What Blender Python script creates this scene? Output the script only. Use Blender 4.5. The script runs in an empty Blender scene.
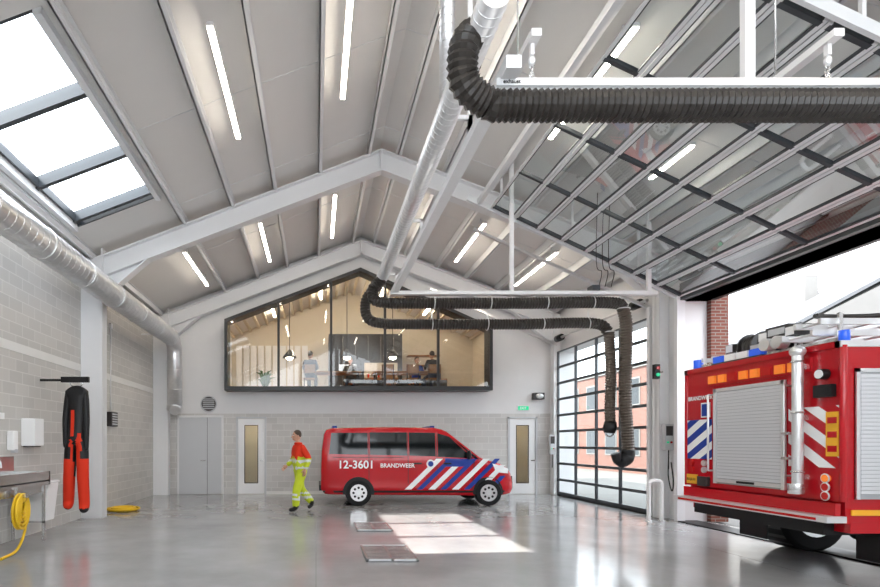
import bpy, bmesh, math, random
from mathutils import Vector, Matrix
random.seed(4)
S=bpy.context.scene
F=540.0; VX=316.0; VY=443.0; H=1.6
# ------------------------------------------------------------------ materials
def P(name,col,rough=.5,metal=0,emis=0,var=.08,nscale=3.0,bump=0,coat=0,ecol=None,spec=.5):
    m=bpy.data.materials.new(name); m.use_nodes=True
    n=m.node_tree.nodes; l=m.node_tree.links; b=n['Principled BSDF']
    b.inputs['Roughness'].default_value=rough; b.inputs['Metallic'].default_value=metal
    b.inputs['Coat Weight'].default_value=coat; b.inputs['Specular IOR Level'].default_value=spec
    tc=n.new('ShaderNodeTexCoord'); no=n.new('ShaderNodeTexNoise'); no.inputs['Scale'].default_value=nscale
    no.inputs['Detail'].default_value=4
    l.new(tc.outputs['Object'],no.inputs['Vector'])
    mx=n.new('ShaderNodeMix'); mx.data_type='RGBA'
    c0=[max(0,c*(1-var)) for c in col]; c1=[min(1,c*(1+var)) for c in col]
    mx.inputs[6].default_value=(*c0,1); mx.inputs[7].default_value=(*c1,1)
    l.new(no.outputs['Fac'],mx.inputs[0]); l.new(mx.outputs[2],b.inputs['Base Color'])
    if emis:
        b.inputs['Emission Color'].default_value=(*(ecol or col),1); b.inputs['Emission Strength'].default_value=emis
    if bump:
        bp=n.new('ShaderNodeBump'); bp.inputs['Strength'].default_value=bump; bp.inputs['Distance'].default_value=.02
        l.new(no.outputs['Fac'],bp.inputs['Height']); l.new(bp.outputs[0],b.inputs['Normal'])
    return m
def brick(name,axis,c1,c2,mort,bw=.4,rh=.2,ms=.012,rough=.8,bump=.25):
    m=bpy.data.materials.new(name); m.use_nodes=True
    n=m.node_tree.nodes; l=m.node_tree.links; b=n['Principled BSDF']
    g=n.new('ShaderNodeNewGeometry'); sp=n.new('ShaderNodeSeparateXYZ'); cb=n.new('ShaderNodeCombineXYZ')
    l.new(g.outputs['Position'],sp.inputs[0]); l.new(sp.outputs[axis],cb.inputs[0]); l.new(sp.outputs[2],cb.inputs[1])
    t=n.new('ShaderNodeTexBrick'); t.inputs['Scale'].default_value=1; t.inputs['Brick Width'].default_value=bw
    t.inputs['Row Height'].default_value=rh; t.inputs['Mortar Size'].default_value=ms
    t.inputs['Color1'].default_value=(*c1,1); t.inputs['Color2'].default_value=(*c2,1); t.inputs['Mortar'].default_value=(*mort,1)
    l.new(cb.outputs[0],t.inputs['Vector']); l.new(t.outputs['Color'],b.inputs['Base Color'])
    bp=n.new('ShaderNodeBump'); bp.inputs['Strength'].default_value=bump; bp.inputs['Distance'].default_value=.01; bp.invert=True
    l.new(t.outputs['Fac'],bp.inputs['Height']); l.new(bp.outputs[0],b.inputs['Normal'])
    b.inputs['Roughness'].default_value=rough
    return m
def glass(name,tint=(.9,.95,1),refl=.12,rough=.02,fk=.5):
    m=bpy.data.materials.new(name); m.use_nodes=True
    n=m.node_tree.nodes; l=m.node_tree.links; n.remove(n['Principled BSDF'])
    o=n['Material Output']; t=n.new('ShaderNodeBsdfTransparent'); t.inputs[0].default_value=(*tint,1)
    g=n.new('ShaderNodeBsdfGlossy'); g.inputs['Roughness'].default_value=rough
    fr=n.new('ShaderNodeLayerWeight'); fr.inputs[0].default_value=.35
    ma=n.new('ShaderNodeMath'); ma.operation='MULTIPLY_ADD'; ma.inputs[1].default_value=fk; ma.inputs[2].default_value=refl*.5
    l.new(fr.outputs['Fresnel'],ma.inputs[0])
    x=n.new('ShaderNodeMixShader'); l.new(ma.outputs[0],x.inputs[0]); l.new(t.outputs[0],x.inputs[1]); l.new(g.outputs[0],x.inputs[2]); l.new(x.outputs[0],o.inputs[0])
    return m
def floor_mat():
    m=bpy.data.materials.new('polished_concrete'); m.use_nodes=True
    n=m.node_tree.nodes; l=m.node_tree.links; b=n['Principled BSDF']
    g=n.new('ShaderNodeNewGeometry')
    a=n.new('ShaderNodeTexNoise'); a.inputs['Scale'].default_value=.7; a.inputs['Detail'].default_value=7; a.inputs['Roughness'].default_value=.6
    l.new(g.outputs['Position'],a.inputs['Vector'])
    r=n.new('ShaderNodeValToRGB'); r.color_ramp.elements[0].position=.3; r.color_ramp.elements[1].position=.72
    r.color_ramp.elements[0].color=(.27,.27,.275,1); r.color_ramp.elements[1].color=(.39,.39,.395,1)
    l.new(a.outputs['Fac'],r.inputs[0])
    sp=n.new('ShaderNodeTexBrick'); sp.offset=0; sp.inputs['Scale'].default_value=1; sp.inputs['Brick Width'].default_value=6.0; sp.inputs['Row Height'].default_value=5.2
    sp.inputs['Mortar Size'].default_value=.004; sp.inputs['Color1'].default_value=(1,1,1,1); sp.inputs['Color2'].default_value=(1,1,1,1); sp.inputs['Mortar'].default_value=(.6,.6,.6,1)
    l.new(g.outputs['Position'],sp.inputs['Vector'])
    mx=n.new('ShaderNodeMix'); mx.data_type='RGBA'; mx.blend_type='MULTIPLY'; mx.inputs[0].default_value=1
    l.new(r.outputs[0],mx.inputs[6]); l.new(sp.outputs['Color'],mx.inputs[7]); l.new(mx.outputs[2],b.inputs['Base Color'])
    a2=n.new('ShaderNodeTexNoise'); a2.inputs['Scale'].default_value=2.2; a2.inputs['Detail'].default_value=6
    l.new(g.outputs['Position'],a2.inputs['Vector'])
    mr=n.new('ShaderNodeMapRange'); mr.inputs['To Min'].default_value=.07; mr.inputs['To Max'].default_value=.23
    l.new(a2.outputs['Fac'],mr.inputs[0]); l.new(mr.outputs[0],b.inputs['Roughness']); b.inputs['Specular IOR Level'].default_value=.9
    bp=n.new('ShaderNodeBump'); bp.inputs['Strength'].default_value=.04; bp.inputs['Distance'].default_value=.02
    l.new(a2.outputs['Fac'],bp.inputs['Height']); l.new(bp.outputs[0],b.inputs['Normal'])
    return m
M={}
M['floor']=floor_mat()
M['block_l']=brick('block_wall_left',1,(.56,.54,.515),(.50,.485,.465),(.64,.625,.60),ms=.008)
M['block_b']=brick('block_wall_back',0,(.60,.585,.57),(.53,.515,.50),(.67,.66,.64),ms=.008)
M['brick_y']=brick('red_brick_y',1,(.15,.038,.022),(.10,.025,.015),(.17,.14,.12),bw=.21,rh=.065,ms=.01)
M['brick_x']=brick('red_brick_x',0,(.20,.055,.035),(.14,.036,.025),(.23,.19,.16),bw=.21,rh=.065,ms=.01)
M['ceil']=P('ceiling_panel',(.76,.745,.725),.6,var=.02)
M['white']=P('white_paint',(.80,.80,.81),.45,var=.02)
M['wallp']=P('wall_plaster',(.73,.725,.73),.7,var=.03)
M['steelw']=P('steel_painted',(.79,.795,.81),.4,var=.03)
M['band']=P('concrete_band',(.74,.73,.71),.7,var=.05)
M['galv']=P('galvanised',(.74,.74,.75),.28,metal=.85,var=.15,nscale=8)
M['alu']=P('aluminium',(.78,.79,.80),.35,metal=.7,var=.04)
M['shut']=P('shutter_slat',(.66,.67,.69),.38,metal=.2,var=.02)
M['shutb']=P('shutter_groove',(.38,.39,.41),.5,metal=.2,var=.02)
M['doorf']=P('door_frame_silver',(.74,.76,.78),.4,metal=.1,var=.03)
M['darkal']=P('dark_aluminium',(.055,.062,.07),.4,metal=.3)
M['black']=P('black',(.010,.010,.011),.45,spec=.3)
M['blackf']=P('black_frame',(.014,.014,.016),.4)
M['hose']=P('hose_black',(.026,.022,.019),.36,var=.3)
M['hoseb']=P('hose_brown',(.10,.08,.065),.36,metal=.3,var=.3)
M['rubber']=P('rubber',(.012,.012,.013),.7,spec=.2)
M['red']=P('fire_red',(.46,.006,.013),.2,var=.02,coat=.25,spec=.35)
M['orange']=P('suit_red',(.65,.035,.012),.7,spec=.2)
M['blue']=P('stripe_blue',(.013,.045,.29),.35,spec=.3)
M['whitep']=P('stripe_white',(.86,.86,.86),.4,var=.01)
M['yellow']=P('hi_vis',(.50,.58,.03),.7,var=.12,nscale=8,spec=.2)
M['yel']=P('hose_yellow',(.80,.50,.01),.5)
M['plate']=P('plate_yellow',(.80,.40,.02),.4)
M['amber']=P('amber_lens',(.85,.22,.03),.2,emis=.2)
M['redl']=P('red_lens',(.45,.01,.01),.15,emis=.05)
M['bluel']=P('blue_beacon',(.02,.10,.65),.15,emis=.3)
M['carglass']=P('car_glass',(.005,.007,.008),.05,spec=.4)
M['glass']=glass('window_glass',(.97,.98,.98),.03)
M['glassd']=glass('door_glass',(.87,.92,.93),.04,fk=.3)
M['glasss']=glass('skylight_glass',(.96,.98,1),.04)
M['led']=P('led',(1,.93,.82),.5,emis=22,var=0,ecol=(1,.9,.76))
M['ledw']=P('led_warm',(1,.85,.6),.5,emis=24,var=0,ecol=(1,.84,.62))
M['doorg']=P('door_grey',(.54,.55,.57),.45,var=.02)
M['skin']=P('skin',(.55,.30,.20),.55)
M['hair']=P('hair',(.05,.03,.018),.7)
M['refl']=P('reflective_tape',(.62,.64,.64),.3)
M['green']=P('green_sign',(.0,.50,.22),.4,emis=.5)
M['leaf']=P('leaf',(.04,.13,.02),.6)
M['wood']=P('wood',(.34,.16,.06),.5,var=.2)
M['cream']=P('cream_wall',(.66,.60,.50),.7,var=.03)
M['dark']=P('dark_panel',(.03,.027,.027),.4)
M['steel']=P('stainless',(.70,.70,.70),.25,metal=.85,var=.1)
M['pave']=P('paving',(.12,.117,.11),.85,var=.12)
M['roof_t']=P('roof_tiles',(.10,.105,.115),.7,var=.2)
M['render']=P('house_render',(.155,.152,.148),.8)
M['grate']=P('grate_metal',(.13,.135,.14),.45,metal=.2,var=.25,nscale=20)
M['cloth']=P('dark_cloth',(.05,.06,.09),.8)
# ------------------------------------------------------------------ builder
class B:
    def __init__(s,name): s.name=name; s.bm=bmesh.new(); s.mats=[]
    def mi(s,m):
        if isinstance(m,str): m=M[m]
        if m not in s.mats: s.mats.append(m)
        return s.mats.index(m)
    def face(s,vs,m,smooth=False):
        try: f=s.bm.faces.new(vs)
        except ValueError: return
        f.material_index=s.mi(m); f.smooth=smooth; return f
    def box(s,x0,x1,y0,y1,z0,z1,m,T=None):
        c=[Vector((x,y,z)) for x in(x0,x1) for y in(y0,y1) for z in(z0,z1)]
        if T: c=[T@p for p in c]
        v=[s.bm.verts.new(p) for p in c]
        for q in((0,1,3,2),(4,6,7,5),(0,4,5,1),(2,3,7,6),(0,2,6,4),(1,5,7,3)): s.face([v[i] for i in q],m)
    def prism(s,pts,vec,m):
        vec=Vector(vec); a=[s.bm.verts.new(Vector(p)) for p in pts]; b=[s.bm.verts.new(Vector(p)+vec) for p in pts]
        s.face(a,m); s.face(b[::-1],m); n=len(a)
        for i in range(n): s.face([a[i],b[i],b[(i+1)%n],a[(i+1)%n]],m)
    def quad(s,pts,m): s.face([s.bm.verts.new(Vector(p)) for p in pts],m)
    def tube(s,path,r,m,seg=12,cap=True,smooth=True):
        path=[Vector(p) for p in path]; n=len(path)
        rs=r if isinstance(r,(list,tuple)) else [r]*n
        t0=(path[1]-path[0]).normalized(); up=Vector((0,0,1)) if abs(t0.z)<.9 else Vector((0,1,0))
        u=t0.cross(up).normalized(); rings=[]
        for i in range(n):
            t=(path[min(i+1,n-1)]-path[max(i-1,0)]).normalized()
            u=(u-t*u.dot(t)).normalized(); w=t.cross(u)
            rings.append([s.bm.verts.new(path[i]+(u*math.cos(a)+w*math.sin(a))*rs[i]) for a in [2*math.pi*k/seg for k in range(seg)]])
        for i in range(n-1):
            for k in range(seg): s.face([rings[i][k],rings[i][(k+1)%seg],rings[i+1][(k+1)%seg],rings[i+1][k]],m,smooth)
        if cap: s.face(rings[0][::-1],m); s.face(rings[-1],m)
    def cyl(s,p0,p1,r,m,seg=16,r2=None): s.tube([p0,p1],[r,r if r2 is None else r2],m,seg)
    def beam(s,p0,p1,w,h,m,up=(0,0,1)):
        p0=Vector(p0);p1=Vector(p1);t=(p1-p0).normalized();up=Vector(up);a=t.cross(up).normalized();b=a.cross(t)
        c=[p0+a*i*w/2+b*j*h/2 for i,j in((-1,-1),(1,-1),(1,1),(-1,1))]
        s.prism(c,p1-p0,m)
    def hose(s,path,r,m,pitch=.05,depth=.16,seg=14):
        p=resample(path,pitch/2); s.tube(p,[r if i%2 else r*(1-depth) for i in range(len(p))],m,seg,smooth=False)
    def ring(s,c,axis,R,r,m,seg=28,seg2=8,a0=0,a1=2*math.pi):
        c=Vector(c);axis=Vector(axis).normalized();u=axis.orthogonal().normalized();w=axis.cross(u)
        s.tube([c+(u*math.cos(a0+(a1-a0)*k/seg)+w*math.sin(a0+(a1-a0)*k/seg))*R for k in range(seg+1)],r,m,seg2)
    def ell(s,c,rad,m,T=None,seg=16,rin=10,smooth=True):
        c=Vector(c); rows=[]
        for i in range(1,rin):
            th=math.pi*i/rin
            rows.append([s.bm.verts.new((T or Matrix())@Vector((rad[0]*math.sin(th)*math.cos(a),rad[1]*math.sin(th)*math.sin(a),rad[2]*math.cos(th)))+c) for a in [2*math.pi*k/seg for k in range(seg)]])
        t=s.bm.verts.new((T or Matrix())@Vector((0,0,rad[2]))+c); b=s.bm.verts.new((T or Matrix())@Vector((0,0,-rad[2]))+c)
        for k in range(seg):
            s.face([t,rows[0][k],rows[0][(k+1)%seg]],m,smooth); s.face([b,rows[-1][(k+1)%seg],rows[-1][k]],m,smooth)
            for i in range(len(rows)-1): s.face([rows[i][k],rows[i+1][k],rows[i+1][(k+1)%seg],rows[i][(k+1)%seg]],m,smooth)
    def mesh(s,me,T,mf):
        vs=[s.bm.verts.new(T@v.co) for v in me.vertices]
        for p in me.polygons:
            c=me.vertices[p.vertices[0]].co.copy()*0
            for i in p.vertices: c+=me.vertices[i].co
            s.face([vs[i] for i in p.vertices],mf(c/len(p.vertices)),True)
    def text(s,txt,size,loc,m,right=(1,0,0),up=(0,0,1)):
        cu=bpy.data.curves.new('t','FONT'); cu.body=txt; cu.size=size; cu.extrude=.001; cu.offset=size*.02
        o=bpy.data.objects.new('t',cu); S.collection.objects.link(o)
        me=bpy.data.meshes.new_from_object(o.evaluated_get(bpy.context.evaluated_depsgraph_get()))
        r=Vector(right).normalized();u=Vector(up).normalized();n=r.cross(u)
        T=Matrix(((r.x,u.x,n.x,loc[0]),(r.y,u.y,n.y,loc[1]),(r.z,u.z,n.z,loc[2]),(0,0,0,1)))
        vs=[s.bm.verts.new(T@v.co) for v in me.vertices]
        for p in me.polygons: s.face([vs[i] for i in p.vertices],m)
        bpy.data.objects.remove(o)
    def done(s,bevel=0,keep=False):
        me=bpy.data.meshes.new(s.name)
        s.bm.normal_update()
        if not keep: bmesh.ops.recalc_face_normals(s.bm,faces=s.bm.faces[:])
        xs=[v.co for v in s.bm.verts]
        lo=Vector([min(v[i] for v in xs) for i in range(3)]); hi=Vector([max(v[i] for v in xs) for i in range(3)])
        c=Vector(((lo.x+hi.x)/2,(lo.y+hi.y)/2,lo.z))
        bmesh.ops.translate(s.bm,verts=s.bm.verts[:],vec=-c)
        s.bm.to_mesh(me); s.bm.free()
        for m in s.mats: me.materials.append(m)
        o=bpy.data.objects.new(s.name,me); o.location=c; S.collection.objects.link(o)
        if bevel:
            d=o.modifiers.new('bevel','BEVEL'); d.width=bevel; d.segments=2; d.limit_method='ANGLE'; d.angle_limit=math.radians(50)
        return o
def resample(path,step):
    p=[Vector(q) for q in path]; out=[p[0]]; need=step
    for a,b in zip(p,p[1:]):
        L=(b-a).length; pos=0
        while L-pos>=need: pos+=need; out.append(a.lerp(b,pos/L)); need=step
        need-=L-pos
    return out
def cr(pts,n=10):
    p=[Vector(q) for q in pts]; p=[p[0]*2-p[1]]+p+[p[-1]*2-p[-2]]; o=[]
    for i in range(1,len(p)-2):
        for k in range(n):
            t=k/n; a,b,c,d=p[i-1:i+3]
            o.append(.5*((2*b)+(c-a)*t+(2*a-5*b+4*c-d)*t*t+(3*b-a-3*c+d)*t**3))
    o.append(p[-2]); return o
def skinmesh(verts,edges,rad,root=0,sub=2):
    me=bpy.data.meshes.new('sk'); me.from_pydata(verts,edges,[]); o=bpy.data.objects.new('sk',me); S.collection.objects.link(o)
    o.modifiers.new('s','SKIN'); 
    if not me.skin_vertices:
        bpy.context.view_layer.objects.active=o
        try: bpy.ops.mesh.customdata_skin_add()
        except Exception: pass
    for i,r in enumerate(rad):
        r=r if isinstance(r,tuple) else (r,r)
        me.skin_vertices[0].data[i].radius=r; me.skin_vertices[0].data[i].use_root=(i==root)
    q=o.modifiers.new('u','SUBSURF'); q.levels=sub; q.render_levels=sub
    dg=bpy.context.evaluated_depsgraph_get(); dg.update()
    r=bpy.data.meshes.new_from_object(o.evaluated_get(dg)); bpy.data.objects.remove(o); return r
RX=1.4; RZ=8.05; SL=.38
XL=-5.0; XR=7.5; YB=16.9; YF=-4.0
def rz(x): return RZ-SL*abs(x-RX)
# ------------------------------------------------------------------ shell
b=B('floor'); b.box(XL-.3,XR+.5,YF,YB+.1,-.2,0,'floor'); b.done()
b=B('ground_outside'); b.box(XR+.5,60,-30,50,-.2,-.03,'pave'); b.done()
b=B('wall_left'); b.box(XL-.3,XL,YF,YB,0,3.12,'block_l'); b.box(XL-.3,XL,YF,YB,3.27,rz(XL)+.1,'block_l'); b.box(XL-.3,XL+.012,YF,YB,3.12,3.27,'band'); b.done()
b=B('wall_rear_unseen'); b.box(XL-.3,XR+.5,YF-.2,YF,0,3.4,'wallp')  # unseen wall added to darken reflections; open top lets sky light in
for x in(XL-.3,-1.2,RX-.1,4.2,XR+.2): b.box(x,x+.25,YF-.2,YF,3.4,rz(x+.1)-.02,'steelw')
b.done()
# back wall
b=B('wall_back')
HX0,HX1,HB,HL,HP,HR=-2.78,5.36,3.2,5.36,6.92,5.12; HPX=1.35
D=[(-2.50,-1.55,2.42),(6.0,6.92,2.42)]
xs=[XL-.3,D[0][0],D[0][1],D[1][0],D[1][1],XR+.5]
for a,c in((0,1),(2,3),(4,5)): b.box(xs[a],xs[c],YB,YB+.25,0,2.42,'block_b')
b.box(XL-.3,XR+.5,YB,YB+.25,2.42,2.52,'block_b')
b.box(XL-.3,XR+.5,YB,YB+.25,2.52,HB,'wallp')
def wp(pts,m='wallp'): b.prism([(x,YB,z) for x,z in pts],(0,.25,0),m)
wp([(XL-.3,HB),(HX0,HB),(HX0,rz(HX0)+.1),(XL-.3,rz(XL-.3)+.1)])
wp([(HX1,HB),(XR+.5,HB),(XR+.5,rz(XR+.5)+.1),(HX1,rz(HX1)+.1)])
wp([(HX0,HL),(HPX,HP),(HPX,rz(HPX)+.1),(HX0,rz(HX0)+.1)])
wp([(HPX,HP),(HX1,HR),(HX1,rz(HX1)+.1),(RX,RZ+.1),(HPX,rz(HPX)+.1)])
b.done()
# right wall
D1=(12.0,16.6,4.4); D2=(5.2,11.05,4.5)
b=B('wall_right')
b.box(XR,XR+.5,YF,D2[0],0,rz(XR)+.1,'white')
b.box(XR,XR+.5,D2[0],D2[1],D2[2],rz(XR)+.1,'wallp')
b.box(XR,XR+.5,D2[1],D1[0],0,rz(XR)+.1,'wallp')
b.box(XR,XR+.5,D1[0],D1[1],D1[2],rz(XR)+.1,'wallp')
b.box(XR,XR+.5,D1[1],YB,0,rz(XR)+.1,'wallp')
b.box(XR+.5,XR+.85,D2[1]-.12,D1[0]-.1,0,5.7,'brick_x')
b.done()
# ceiling
SK=(-4.65,-3.05,5.9,10.45)
b=B('ceiling')
def slab(xa,xb,y0,y1): b.prism([(xa,y0,rz(xa)),(xb,y0,rz(xb)),(xb,y0,rz(xb)+.2),(xa,y0,rz(xa)+.2)],(0,y1-y0,0),'ceil')
slab(XL-.6,SK[0],YF,YB+.3); slab(SK[1],RX,YF,YB+.3); slab(RX,XR+1.1,YF,YB+.3)
slab(SK[0],SK[1],YF,-2.5); slab(SK[0],SK[1],2.05,SK[2]); slab(SK[0],SK[1],SK[3],YB+.3)
for y in [0.6,3.2,5.8,8.4,11.0,13.6]:
    for xa,xb in((SK[1]+.1,RX),(RX,XR)):
        b.beam((xa,y,rz(xa)-.003),(xb,y,rz(xb)-.003),.02,.008,'wallp')
b.done()
PX=[1.1,.06,-.9,-1.8,-2.82,-4.78,1.75,2.75,3.7,4.62,5.55,6.5,7.3]
b=B('ceiling_purlins')
for x in PX:
    z=rz(x)
    b.box(x-.01,x+.01,YF,YB,z-.2,z+.02,'steelw'); b.box(x-.01,x+.07,YF,YB,z-.2,z-.19,'steelw'); b.box(x-.01,x+.06,YF,YB,z-.03,z-.02,'steelw')
b.done()
def skylight(n,x0,x1,y0,y1,ys):
    b=B(n)
    for x in(x0,x1): b.beam((x,y0,rz(x)+.08),(x,y1,rz(x)+.08),.10,.30,'steelw')
    for y in [y0]+ys+[y1]: b.beam((x0,y,rz(x0)+.1),(x1,y,rz(x1)+.1),.09,.18,'darkal')
    for x in(x0+.07,x1-.07): b.beam((x,y0,rz(x)+.1),(x,y1,rz(x)+.1),.06,.14,'darkal')
    b.quad([(x0,y0,rz(x0)+.12),(x1,y0,rz(x1)+.12),(x1,y1,rz(x1)+.12),(x0,y1,rz(x0)+.12)],'glasss')
    b.done()
skylight('window_1',*SK,[7.35,8.9,10.25]); skylight('fill_skylight',SK[0],SK[1],-2.5,2.05,[-1,.5])  # second skylight is unseen, added above the camera for extra light
# portal frames
def portal(y,n='portal_frame'):
    b=B(n); w=.24; d=.42; ft=.03
    for sx,xi,xo in((-1,XL+.46,XL),(1,XR-.2,XR+.26)):
        top=rz(xi)-.05
        b.box(min(xi,xo),max(xi,xo) if sx<0 else XR,y-.012,y+.012,0,rz(xo)-.05,'steelw')
        b.box(min(xi,xi+sx*ft),max(xi,xi+sx*ft),y-w/2,y+w/2,.02,top,'steelw')
        if sx<0: b.box(xo,xo+ft,y-w/2,y+w/2,.02,rz(xo)-.02,'steelw')
        b.box(min(xi,xo),max(xi,xo)if sx<0 else XR,y-w/2,y+w/2,0,.03,'steelw')
        b.box(min(xi,xo),max(xi,xo) if sx<0 else XR-.0,y-w/2-.006,y-w/2+.01,0.03,top-.2,'steelw')
    for xa,xb in((XL+.02,RX),(XR-.02,RX)):
        za,zb=rz(xa)-.2,RZ-.2
        b.beam((xa,y,za),(xb,y,zb),w,ft,'steelw'); 
        b.beam((xa,y,za-d),(xb,y,zb-d),w,ft,'steelw')
        b.prism([(xa,y-.01,za),(xb,y-.01,zb),(xb,y-.01,zb-d),(xa,y-.01,za-d)],(0,.02,0),'steelw')
        s=1 if xb>xa else -1
        b.prism([(xa,y-.012,za-d),(xa+s*1.4,y-.012,za-d+SL*1.4),(xa+s*.45,y-.012,za-d-.25),(xa,y-.012,za-d-.45)],(0,.024,0),'steelw')
        b.beam((xa+s*.35,y,za-d-.35),(xa+s*1.4,y,za-d+SL*1.4),w,.025,'steelw')
    b.box(RX-.03,RX+.03,y-w/2,y+w/2,RZ-.2-d-.02,RZ-.2,'steelw')
    b.done()
portal(11.6); portal(YB-.2); portal(4.8)
# ------------------------------------------------------------------ box window
b=B('window_2'); yf=16.36
pts=[(HX0,HB),(HX0,HL),(HPX,HP),(HX1,HR),(HX1,HB)]
inn=[(HX0+.09,HB+.12),(HX0+.09,HL-.06),(HPX,HP-.10),(HX1-.09,HR-.06),(HX1-.09,HB+.12)]
for i in range(5):
    j=(i+1)%5
    b.prism([(pts[i][0],yf,pts[i][1]),(pts[j][0],yf,pts[j][1]),(inn[j][0],yf,inn[j][1]),(inn[i][0],yf,inn[i][1])],(0,YB+.02-yf,0),'blackf')
def boxtop(x): return HL+(HP-HL)*(x-HX0)/(HPX-HX0) if x<HPX else HP+(HR-HP)*(x-HPX)/(HX1-HPX)
for x in(-1.14,.46,2.1,3.72): b.box(x-.035,x+.035,yf+.04,yf+.14,HB+.1,boxtop(x)-.08,'blackf')
b.prism([(x,yf+.09,z) for x,z in inn],(0,.004,0),'glass')
b.done()
# ------------------------------------------------------------------ mezzanine room
b=B('floor_mezzanine'); b.box(HX0-.7,HX1+1.1,YB+.25,22.3,3.0,3.22,'wood'); b.done()
b=B('wall_mezzanine_left'); b.box(HX0-.8,HX0-.7,YB+.25,22.3,3.0,6.6,'white'); b.done()
b=B('wall_mezzanine_right'); b.box(HX1+1.1,HX1+1.2,YB+.25,22.3,3.0,6.6,'cream'); b.done()
b=B('wall_mezzanine_back'); b.box(HX0-.8,HX1+1.2,22.3,22.4,3.0,8.4,'cream')
for i in range(10): x=HX0-.5+i*.3; b.box(x,x+.24,22.2,22.3,3.22,5.6,'white')
b.done()
b=B('ceiling_mezzanine')
for xa,xb in((HX0-.8,HPX),(HX1+1.2,HPX)):
    b.prism([(xa,YB+.25,rz(xa)-.2),(xb,YB+.25,rz(xb)-.2),(xb,YB+.25,rz(xb)-.1),(xa,YB+.25,rz(xa)-.1)],(0,5.15,0),'white')
    for k in range(14):
        x=xa+(xb-xa)*(k+.5)/14; b.box(x-.05,x+.05,YB+.3,22.3,rz(x)-.30,rz(x)-.2,'cream')
b.done()
for x in(-1.6,.2,2.5,4.2):
    b=B('mezzanine_strip_light'); z=rz(x)-.42; b.box(x-.04,x+.04,18,21,z,z+.06,'ledw'); b.box(x-.05,x+.05,17.95,21.05,z+.06,z+.2,'white'); b.done()
for x,y in((-.9,18.4),(1.05,18.3),(2.6,18.3)):
    b=B('pendant_lamp'); zt=rz(x)-.2; b.cyl((x,y,4.75),(x,y,zt),.012,'black',6); b.tube([(x,y,4.78),(x,y,4.7),(x,y,4.58),(x,y,4.5)],[.03,.1,.2,.24],'black',18); b.ell((x,y,4.5),(.12,.12,.08),'ledw'); b.done()
b=B('kitchen_cabinet'); b.box(.5,3.4,21.3,22.1,3.22,5.9,'dark'); b.box(3.4,5.2,21.4,22.1,3.22,4.1,'dark'); b.box(3.4,5.2,21.38,22.1,4.1,4.15,'wood'); b.box(.9,1.6,21.27,21.3,4.3,4.7,'steel')
for k in range(6): b.box(.55+k*.5,.56+k*.5,21.285,21.3,3.3,5.8,'steel')
b.box(1.9,3.2,21.2,21.3,4.15,4.75,'cream'); b.box(1.9,3.2,21.0,21.3,4.08,4.15,'wood')
for k in range(2): b.box(3.7,5.0,21.7,22.1,4.7+k*.4,4.74+k*.4,'wood')
for k in range(6): b.cyl((2.05+k*.2,21.12,4.15),(2.05+k*.2,21.12,4.3+.05*(k%3)),.04,'whitep' if k%2 else 'orange',10)
b.done(.005)
b=B('potted_plant'); b.tube([(-2.0,21.3,3.22),(-2.0,21.3,3.6)],[.14,.2],'white',16)
for k in range(22):
    a=k*2.4; r=.25+.15*(k%3)/2; h=4.0+.02*k
    b.tube([(-2.0,21.3,3.6),(-2.0+r*.5*math.cos(a),21.3+r*.5*math.sin(a),h),(-2.0+r*math.cos(a),21.3+r*math.sin(a),h+.05)],[.01,.05,.004],'leaf',5)
b.done()
def table(x,y,z,w=1.8,d=.8,n='dining_table'):
    b=B(n); b.box(x-w/2,x+w/2,y-d/2,y+d/2,z+.71,z+.75,'wood')
    for sx in(-1,1):
        for sy in(-1,1): b.box(x+sx*(w/2-.1)-.025,x+sx*(w/2-.1)+.025,y+sy*(d/2-.08)-.025,y+sy*(d/2-.08)+.025,z,z+.71,'dark')
    b.done()
table(.6,18.2,3.22); table(3.0,18.2,3.22,2.2)
for x,y,s in((-.2,17.5,1),(1.2,18.9,-1),(2.3,17.5,1),(3.1,17.5,1),(3.8,17.5,1),(2.6,18.9,-1),(3.5,18.9,-1)):
    b=B('dining_chair'); z=3.22
    b.box(x-.21,x+.21,y-.2,y+.2,z+.43,z+.47,'wood'); b.box(x-.2,x+.2,y-s*.2-.015,y-s*.2+.015,z+.62,z+.9,'wood')
    for a in(-.18,.18):
        b.box(x+a-.015,x+a+.015,y-s*.2-.015,y-s*.2+.015,z,z+.9,'dark'); b.box(x+a-.015,x+a+.015,y+s*.17-.015,y+s*.17+.015,z,z+.43,'dark')
    b.done()
# corridor behind doors
b=B('wall_corridor_back'); b.box(XL-.3,XR+.5,19.2,19.3,0,2.9,'cream'); b.done()
b=B('floor_corridor'); b.box(XL-.3,XR+.5,YB+.25,19.2,-.2,0,'floor'); b.done()
b=B('ceiling_corridor'); b.box(XL-.3,XR+.5,YB+.25,19.3,2.9,2.99,'cream'); b.done()
b=B('wall_corridor_left'); b.box(XL-.3,XL-.2,YB+.25,19.2,0,2.9,'cream'); b.done()
b=B('wall_corridor_right'); b.box(XR+.4,XR+.5,YB+.25,19.2,0,2.9,'cream'); b.done()
for x in(-2,6.2):
    b=B('corridor_fill_light'); b.box(x-.6,x+.6,18.0,18.1,2.84,2.9,'ledw'); b.done()  # unseen strip added to brighten the corridor behind the door glass
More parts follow.
